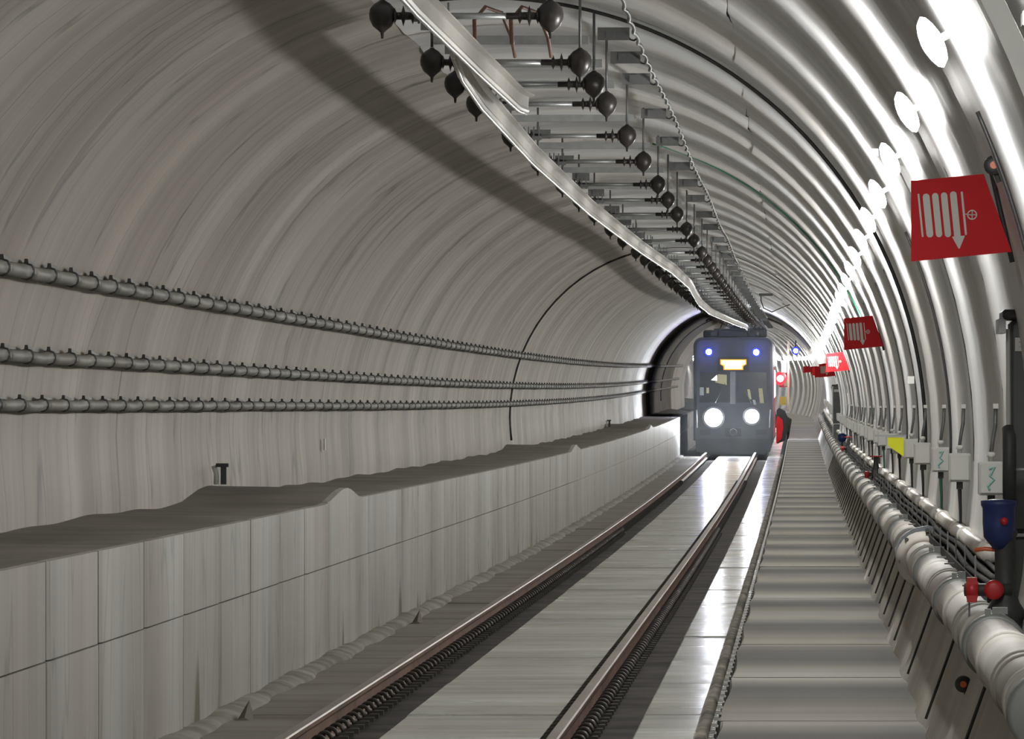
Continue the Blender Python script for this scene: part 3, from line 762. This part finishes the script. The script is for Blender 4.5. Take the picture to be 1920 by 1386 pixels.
mb = MB(); mb.smooth = True; mb.tube([(-.085, -.07, .11), (-.085, -.09, .04), (-.06, -.09, -.02), (-.02, -.09, -.01)], .0035, 5); mb.build('chain', 'darkgalv', t)
# blue valve further along
t = empty('blue_valve', P(.0084, .655, -.58), 'small blue valve on a thin stem in front of the far cabinet', 'valve')
mb = MB(); mb.smooth = True; mb.lathe([(.01, -.25), (.01, 0), (.05, .01), (.07, .05), (.07, .11), (.03, .14)], n=12); mb.build('valve_body', 'blue', t)
mb = MB(); mb.box((.09, 0, .07), (.035, .04, .07)); mb.build('end_cap', 'white', t)

# ------------------------------------------------------------------ cabinets
def cabinet(s, x0, base, lab, wd=.30):
    t = empty('cabinet', P(s, x0+wd/2, base), lab, 'cabinet', 'dark cabinets on the walkway')
    H1 = 1.02
    mb = MB(); mb.bevbox((0, 0, .30+.40), (wd, .45, .74), .01); mb.build('upper_body', 'cab', t)
    mb = MB(); mb.bevbox((0, 0, .15), (wd*.97, .43, .32), .008); mb.build('lower_body', 'cab_low', t)
    mb = MB(); mb.box((0, 0, .318), (wd*1.08, .46, .012)); mb.build('shelf_strip', 'galv', t)
    mb = MB(); mb.bevbox((0, 0, 1.09), (wd+.06, .52, .035), .008)
    mb.box((-.04, 0, 1.112), (.09, .4, .016)); mb.box((.06, .0, 1.112), (.06, .4, .012)); mb.build('lid', 'iron', t)
    mb = MB(); mb.box((-wd/2+.062, -.232, .985), (.095, .008, .048)); mb.build('label_plate', 'white', t)
    mb = MB(); mb.box((-wd/2+.062, -.2375, .993), (.07, .003, .006)); mb.box((-wd/2+.055, -.2375, .978), (.055, .003, .005)); mb.build('label_lines', 'galv', t)
    mb = MB(); mb.box((-wd/2-.008, -.1, .54), (.012, .05, 1.0)); mb.build('side_strip', 'white', t)
    mb = MB(); mb.box((-wd/2-.03, 0, 1.05), (.025, .48, .05)); mb.build('hinge_rail', 'galv', t)
cabinet(.00188, .736, -.765, 'tall dark grey cabinet with pale label at the edge of the picture')
cabinet(.0107, .655, -.76, 'slim dark grey cabinet standing between white wall and train')

# ------------------------------------------------------------------ hose signs
def hose_sign(s, xr, hc, lab, k):
    W, H = .34, .29
    t = empty('hose_sign', P(s, xr-W/2, hc), lab, 'sign', 'red fire hose signs')
    out = [(-.170, -.148), (.170, -.115), (.075, .148), (-.170, .125)]
    mb = MB(); mb.prism([(a, b) for a, b in out], -.004, .004); mb.build('sign_board', 'sign_red', t)
    if s < .013:
        mb = MB(); y0, y1 = -.0062, -.004
        def bar_(x, z0, z1, w_, sl=.10):
            x = -.138+(x+.137)*.88; w_ *= .9
            # slightly slanting round-ended bar
            pts = []
            for i in range(7): a = PI*i/6; pts.append((x+w_/2*math.cos(a)+(-sl)*(z1-z0)/2*1, z1+w_/2*math.sin(a)))
            for i in range(7): a = PI+PI*i/6; pts.append((x+w_/2*math.cos(a)+sl*(z1-z0)/2*1, z0+w_/2*math.sin(a)))
            mb.prism(pts, y0, y1)
        bar_(-.137, -.062, .078, .007); bar_(-.1085, -.055, .070, .026); bar_(-.0735, -.055, .073, .024); bar_(-.0395, -.055, .075, .024)
        bar_(-.003, -.070, .078, .025); bar_(.029, -.055, .085, .008)
        mb.prism([(-.032, -.064), (.012, -.060), (-.006, -.104), (-.010, -.104)], y0-.0008, y0)
        # small circle with a cross beside the reel
        n = 20; r0, r1 = .013, .017; cxx, cz = .036, .010
        for i in range(n):
            a, b = 2*PI*i/n, 2*PI*(i+1)/n
            mb.prism([(cxx+r0*math.cos(a), cz+r0*math.sin(a)), (cxx+r1*math.cos(a), cz+r1*math.sin(a)), (cxx+r1*math.cos(b), cz+r1*math.sin(b)), (cxx+r0*math.cos(b), cz+r0*math.sin(b))], y0, y1)
        mb.box((cxx, -.0052, cz), (.026, .002, .003)); mb.box((cxx, -.0052, cz), (.003, .002, .026)); mb.box((.019, -.0052, cz+.002), (.012, .002, .003))
        mb.build('hose_symbol', 'sign_white', t)
    mb = MB(); mb.smooth = True; mb.tube([(.172, .01, -.15), (.10, .01, .16)], .009, 6); mb.build('mounting_bar', 'iron', t)
names = ['largest red fire hose sign, tilted beside the topmost lamps', 'second red fire hose sign along the white wall', 'third red fire hose sign, overlapping the distant ones', 'fourth red fire hose sign, almost hidden beyond the third']
for k, s in enumerate((.0018, .00458, .0078, .0108, .0139, .0170, .0200, .0230)):
    hose_sign(s, .713-.0*k, .64, names[k] if k < 4 else 'one of the tiny distant red fire hose signs', k)

# yellow plate under a rail on the enclosures
t = empty('yellow_plate', P(.00405, .73, -.26), 'yellow tapered plate hanging between two wall enclosures', 'plate')
mb = MB(); mb.prism([(-.068, .035), (.055, .030), (.053, -.115), (-.066, -.03)], -.005, .005); mb.build('plate', 'yellow', t)
mb = MB(); mb.box((-.03, 0, .045), (.27, .03, .014)); mb.build('hanger_rail', 'galv', t)
# round reflectors
def reflector(x, y, s, lab):
    t = empty('reflector', P(s, (x-1501)*s, (764-y)*s), lab, 'reflector')
    mb = MB(); mb.smooth = True; mb.lathe([(.012, -.03), (.031, -.03), (.033, .0), (.02, .03), (.01, .05)], axis='y', n=18); mb.build('housing', 'iron', t)
    mb = MB(); mb.lathe([(.0125, -.036), (.0125, -.029)], axis='y', n=14); mb.build('lens', 'orange', t)
    mb = MB(); mb.tube([(0, 0, 0), (.05, .02, 0)], .01, 6); mb.tube([(.01, 0, -.03), (.02, 0, -.055)], .01, 6); mb.build('arm', 'iron', t)
reflector(1863, 310, .00175, 'black round reflector with orange lens above the largest hose sign')
reflector(1806, 1283, .00205, 'black round reflector with dull orange lens low under the white pipe')
# white tag beside the third lamp
mb = MB(); mb.box((0, 0, 0), (.035, .01, .035)); o = mb.build('wall_tag', 'white', None, P(.00245, (1640-1501)*.00245, (764-286)*.00245)); tag(o, 'small white square tag next to the third lamp', 'tag')
mb = MB(); mb.box((0, 0, 0), (.045, .02, .05)); o = mb.build('wall_tag', 'box', None, P(.0036, .745, .185)); tag(o, 'small pale tag on the white ribs above the enclosures', 'tag')

# near blurred pale fittings at the picture's upper right corner
t = empty('pale_duct', P(.00128, .60, .60), 'pale green-white duct bending along the wall at the picture corner', 'duct')
mb = MB(); rows = []
for i in range(22):
    th = math.radians(38-i*44/21); x, h = ring(th, .02); x2, h2 = ring(th, .075)
    p = P(.00136, x, h)-t.location; q = P(.00136, x2, h2)-t.location; o2 = Vector((0, .25, 0))
    rows.append([p, q, q+o2, p+o2])
mb.loft(rows); mb.build('duct_strip', 'box', t)
MAT['palegreen'] = plain('pale_green_enamel', (.40, .50, .44), .5, var=.05)
mb = MB(); mb.bevbox((.028, 0, .29), (.12, .25, .62), .02); mb.build('duct_box', 'palegreen', t)
mb = MB(); mb.bevbox((-.04, -.02, .33), (.06, .2, .05), .01); mb.build('joint_clamp', 'box', t)
# pale green pipe end at the lower corner
t = empty('corner_valve', P(.00150, .645, -.83), 'blurred yellow-green valve end at the bottom corner beside the pipe', 'valve')
MAT['olive'] = plain('yellow_green_enamel', (.30, .34, .12), .5, var=.1)
mb = MB(); mb.smooth = True; mb.lathe([(.03, -.08), (.05, -.07), (.05, .05), (.03, .07)], (.02, 0, -.06), n=14); mb.build('valve_body', 'olive', t)
mb = MB(); mb.smooth = True; mb.lathe([(.02, -.02), (.03, 0), (.02, .02)], (.0, 0, .12), n=14); mb.build('cap', 'olive', t)

# ------------------------------------------------------------------ train
ST = .0162
tr = empty('train', P(ST, -2.04, -1.83), 'dark blue train with glaring headlights coming down the track', 'train')
tr.rotation_euler = (math.atan(G*(1)/F), 0, 0)
HWD = 1.215; TOP = 3.50
def shell_sec(y, w_, z0, z1, r):
    pts = [(-w_, z0), (-w_-.0, z0+.5), (-w_, z1-r)]
    pts += [(-w_+r-r*math.cos(a), z1-r+r*math.sin(a)) for a in [PI/2*i/5 for i in range(1, 6)]]
    pts += [(-a, b) for a, b in reversed(pts)]
    return [(a, y, b) for a, b in pts]
mb = MB(); mb.smooth = False
mb.loft([shell_sec(0, HWD-.10, .42, TOP-.08, .20), shell_sec(.06, HWD-.03, .38, TOP-.02, .24), shell_sec(.22, HWD, .36, TOP, .26), shell_sec(18, HWD, .36, TOP, .26)])
mb.build('body', 'train', tr)
mb = MB(); mb.prism([(-1.12, .02), (1.12, .02), (1.16, .42), (-1.16, .42)], -.02, .5); mb.prism([(-1.0, -.06), (1.0, -.06), (1.05, .05), (-1.05, .05)], .05, .3); mb.build('front_skirt', 'train_under', tr)
mb = MB(); mb.box((0, 9, .25), (2.2, 17, .3)); mb.build('underframe', 'train_under', tr)
for sx in (-1, 1):
    mb = MB(); y = -.015
    if sx < 0: poly = [(-1.03, 1.52), (-.10, 1.52), (-.10, 2.44), (-1.0, 2.44)]
    else: poly = [(.10, 1.52), (1.03, 1.52), (1.0, 2.44), (.10, 2.44)]
    mb.prism(poly, y, .03); ws = mb.build('windscreen', 'train_glass', tr)
    mb = MB(); mb.smooth = True; mb.tube([(sx*.55, -.03, 1.5), (sx*.25, -.04, 2.1)], .012, 5); mb.build('wiper', 'black', ws)
mb = MB(); mb.box((-.02, -.02, 2.0), (.16, .05, 1.05)); mb.build('centre_pillar', 'train_grey', tr)
mb = MB(); mb.prism([(-.56, 2.13), (-.2, 2.05), (-.2, 2.36), (-.46, 2.38)], -.024, -.016); tag(mb.build('painted_reflection', 'lit_warm', tr), 'pale yellowish glowing patch painting a reflection in the windscreen')  # glowing plate painted in as a reflection on the glass
mb = MB(); mb.prism([(-.68, 2.20), (-.50, 2.18), (-.50, 2.36), (-.56, 2.30)], -.026, -.024); tag(mb.build('painted_reflection', 'lit', tr), 'small white lit patch')
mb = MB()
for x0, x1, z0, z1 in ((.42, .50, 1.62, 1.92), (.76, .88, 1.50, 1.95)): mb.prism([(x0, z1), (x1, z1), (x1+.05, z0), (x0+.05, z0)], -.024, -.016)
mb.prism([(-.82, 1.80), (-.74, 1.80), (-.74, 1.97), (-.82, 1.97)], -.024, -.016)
mb.build('cab_fittings', 'lit_warm', tr)  # lit look of the fittings is painted by emission
mb = MB(); mb.prism([(-1.02, 1.74), (-.90, 1.74), (-.90, 1.98), (-1.02, 1.98)], -.024, -.016); mb.prism([(.62, 1.45), (.70, 1.45), (.66, 1.6), (.58, 1.6)], -.024, -.016); mb.build('painted_lit_edge', 'lit_cool', tr)  # lit edge painted by emission
# destination display
mb = MB(); mb.box((.0, -.02, 2.68), (.95, .06, .44)); mb.build('display_housing', 'black', tr)
mb = MB(); mb.prism([(-.40, 2.83), (.40, 2.83), (.40, 2.68), (.30, 2.62), (.30, 2.51), (-.30, 2.51), (-.30, 2.62), (-.40, 2.68)], -.062, -.05); mb.build('display_surround', 'amber_edge', tr)
mb = MB(); mb.prism([(-.36, 2.80), (.36, 2.80), (.36, 2.69), (.26, 2.65), (.26, 2.54), (-.26, 2.54), (-.26, 2.65), (-.36, 2.69)], -.068, -.06); mb.build('destination_display', 'amber', tr)
# headlamps, lenses enlarged to stand in for their glare
for x, z, r in ((-.60, 1.06, .27), (.566, 1.10, .21)):
    mb = MB(); mb.smooth = True; mb.lathe([(r+.07, -.01), (r+.05, -.05), (r, -.06)], (x, 0, z), 'y', 28); hl = mb.build('headlamp', 'train_grey', tr)
    mb = MB(); mb.smooth = True; mb.lathe([(.02, -.10), (r*.6, -.092), (r, -.065), (r, -.05)], (x, 0, z), 'y', 28); mb.build('lens', 'head', hl)
    ld = bpy.data.lights.new('headlamp_beam', 'SPOT'); ld.energy = HEAD_SPOT; ld.spot_size = math.radians(9); ld.spot_blend = 1.0; ld.shadow_soft_size = .12; ld.color = (.95, .97, 1)
    lo = bpy.data.objects.new('headlamp_beam', ld); COL.objects.link(lo); lo.parent = tr; lo.location = (x, -.16, z); lo.rotation_euler = (math.radians(90-2.2), 0, PI)
for x, z in ((-.746, 3.056), (.695, 3.045)):
    mb = MB(); mb.smooth = True; mb.lathe([(.135, -.0), (.13, -.03), (.02, -.05)], (x, 0.0, z), 'y', 20); bl = mb.build('blue_lamp_with_halo', 'blue_halo', tr)  # outer disc glows in place of the lamp's halo
    mb = MB(); mb.smooth = True; mb.lathe([(.01, -.085), (.07, -.075), (.085, -.05)], (x, 0, z), 'y', 18); mb.build('lens', 'bluelamp', bl)
    ld = bpy.data.lights.new('blue_glow', 'POINT'); ld.energy = 5; ld.color = (.05, .08, 1); ld.shadow_soft_size = .04
    lo = bpy.data.objects.new('blue_glow', ld); COL.objects.link(lo); lo.parent = tr; lo.location = (x, -.20, z)
mb = MB(); mb.box((0, -.10, .62), (.5, .25, .26)); mb.lathe([(.10, -.3), (.12, -.2), (.12, 0)], (0, 0, .62), 'y', 12); mb.build('coupler', 'black', tr)
for sx in (-1, 1):
    mb = MB(); mb.box((sx*.85, -.03, .62), (.34, .12, .16)); mb.build('buffer_pad', 'train_under', tr)
    mb = MB(); mb.smooth = True; mb.tube([(sx*1.10, -.05, .75), (sx*1.12, -.08, 1.3)], .02, 6); mb.build('handrail', 'galv', tr)
# side toward the walkway
for y0 in (1.0, 6.0, 11.0, 15.5):
    mb = MB(); mb.box((HWD+.004, y0+.65, 1.55), (.02, 1.3, 2.1)); dd = mb.build('door', 'train_red', tr)
    mb = MB(); mb.box((HWD+.018, y0+.65, 2.05), (.012, .9, .8)); mb.build('door_window', 'lit', dd)
for y0 in (3.0, 4.5, 8.2, 9.6, 13.2):
    mb = MB(); mb.box((HWD+.006, y0+.5, 2.1), (.014, 1.1, .8)); mb.build('side_window', 'lit', tr)
mb = MB(); mb.box((HWD+.004, 9, .62), (.01, 17.5, .34)); mb.build('side_stripe', 'train_red', tr)
# roof equipment and pantograph
mb = MB(); mb.bevbox((.0, 2.2, TOP+.10), (1.5, 2.6, .22), .05); mb.build('roof_unit', 'train_under', tr)
mb = MB(); mb.bevbox((.7, 5.5, TOP+.14), (.6, 2.6, .3), .05); mb.bevbox((-.5, 9, TOP+.12), (1.0, 3, .26), .05); mb.build('roof_unit', 'train_under', tr)
pg = MB(); pg.smooth = True
for sx in (-.45, .45):
    pg.tube([(sx, 1.6, TOP+.20), (sx*.8, 2.6, TOP+.42), (sx*.6, 1.5, TOP+.60)], .02, 6)
    pg.tube([(sx, .9, TOP+.02), (sx, .9, TOP+.24)], .05, 8)
pg.tube([(-.85, 1.45, TOP+.50), (-.70, 1.45, TOP+.60), (.70, 1.45, TOP+.60), (.85, 1.45, TOP+.50)], .025, 6)
pg.tube([(-.80, 1.75, TOP+.55), (.80, 1.75, TOP+.55)], .02, 6); pg.tube([(-.6, 1.1, TOP+.24), (.6, 1.1, TOP+.24)], .03, 6)
pg.build('pantograph', 'train_under', tr)

# ------------------------------------------------------------------ things beside and beyond the train
def at(px, py, s): return Vector(((px-1501)*s, s*F, EYE+(764-py)*s))
t = empty('kerb_hood', at(1464, 826, .0152), 'red-faced dark rounded hood standing on the walkway edge beside the train', 'hood')
mb = MB(); mb.smooth = False
hd = [(-.10, -.1), (.12, 0), (.20, .35), (.22, .62), (.12, .84), (-.05, .93), (-.12, .86)]
mb.prism(hd, 0, .5); mb.build('dark_shell', 'train_under', t)
mb = MB(); mb.prism([(-.13, -.10), (.02, .05), (.07, .35), (.05, .58), (-.08, .70), (-.13, .6)], -.03, -.002); mb.build('red_face', 'sign_red', t)
# signal with white board, red lamp and yellow box
sS = .0205
t = empty('trackside_signal', at(1467, 768, sS), 'trackside signal with glowing red lamp, white boards and yellow box', 'signal')
def tp(px, py): v = at(px, py, sS)-t.location; return (v.x, v.z)
def tbox(name, x0, y0, x1, y1, mat, y=0, d=.1):
    a = tp(x0, y0); b = tp(x1, y1); mb = MB(); mb.box(((a[0]+b[0])/2, y, (a[1]+b[1])/2), (abs(b[0]-a[0]), d, abs(b[1]-a[1]))); return mb.build(name, mat, t)
tbox('post', 1476, 640, 1480, 770, 'white', .1); tbox('base_plate', 1461, 766, 1480, 769, 'white')
tbox('backboard', 1461, 700, 1481, 726, 'sign_red', .12)
tbox('lit_board', 1448, 664, 1457, 686, 'lit', 0); tbox('lit_board', 1465, 676, 1475, 698, 'lit', 0); tbox('lit_board', 1470, 712, 1476, 724, 'lit_warm', 0)
tbox('equipment_box', 1462, 744, 1474, 760, 'yellow', 0, .3)
a = tp(1463, 710); mb = MB(); mb.smooth = True; mb.lathe([(.02, -.12), (.12, -.10), (.13, -.05)], (a[0], 0, a[1]), 'y', 18); mb.build('red_lamp', 'redlamp', t)
mb = MB(); mb.smooth = True; mb.lathe([(.02, -.06), (.25, -.05), (.26, -.02)], (a[0], 0, a[1]), 'y', 20); mb.build('red_lens_hood', 'redring', t)
ld = bpy.data.lights.new('red_glow', 'POINT'); ld.energy = 12; ld.color = (1, .05, .08); ld.shadow_soft_size = .1
lo = bpy.data.objects.new('red_glow', ld); COL.objects.link(lo); lo.parent = t; lo.location = (a[0], -.5, a[1])
# blue lamp beyond
p = at(1492, 658, .0185)
t = empty('blue_marker_lamp', p, 'lone blue-white marker lamp on the roof right of the train', 'lamp')
mb = MB(); mb.smooth = True; mb.lathe([(.02, -.05), (.075, -.04), (.085, 0)], axis='y', n=16); mb.build('lens', 'bluelamp', t)
mb = MB(); mb.smooth = True; mb.lathe([(.13, -.02), (.14, 0), (.10, .1)], axis='y', n=16); mb.build('housing', 'blue_halo', t)  # ring glows to paint the lamp's halo
mb = MB(); mb.tube([(0, .1, 0), (.0, .2, .35)], .02, 6); mb.build('bracket', 'iron', t)
ld = bpy.data.lights.new('blue_marker_glow', 'POINT'); ld.energy = 30; ld.color = (.05, .08, 1); ld.shadow_soft_size = .05
lo = bpy.data.objects.new('blue_marker_glow', ld); COL.objects.link(lo); lo.parent = t; lo.location = (0, -.4, 0)

# haze volume added before the train to give its headlamps a halo
hz, ht, hb = nodes('glare_scatter'); ht.nodes.remove(hb)
vs = ht.nodes.new('ShaderNodeVolumeScatter'); vs.inputs['Density'].default_value = .0038; vs.inputs['Anisotropy'].default_value = .45; vs.inputs['Color'].default_value = (.88, .95, 1, 1)
ht.links.new(vs.outputs[0], ht.nodes['Material Output'].inputs['Volume'])
MAT['haze'] = hz
mb = MB(); rows = []
for q in (.0150, .0153, .0156, .0159, .01612):
    rows.append([P(q, x, h) for x, h in ((-3.64, -1.9), (-.4, -1.9), (-.4, 1.3), (-1.0, 2.0), (-3.0, 2.0), (-3.64, 1.3))])
mb.loft(rows); o = mb.build('glare_haze', 'haze'); tag(o, 'thin haze volume added to give the train headlights their glare', 'haze', kind='stuff')
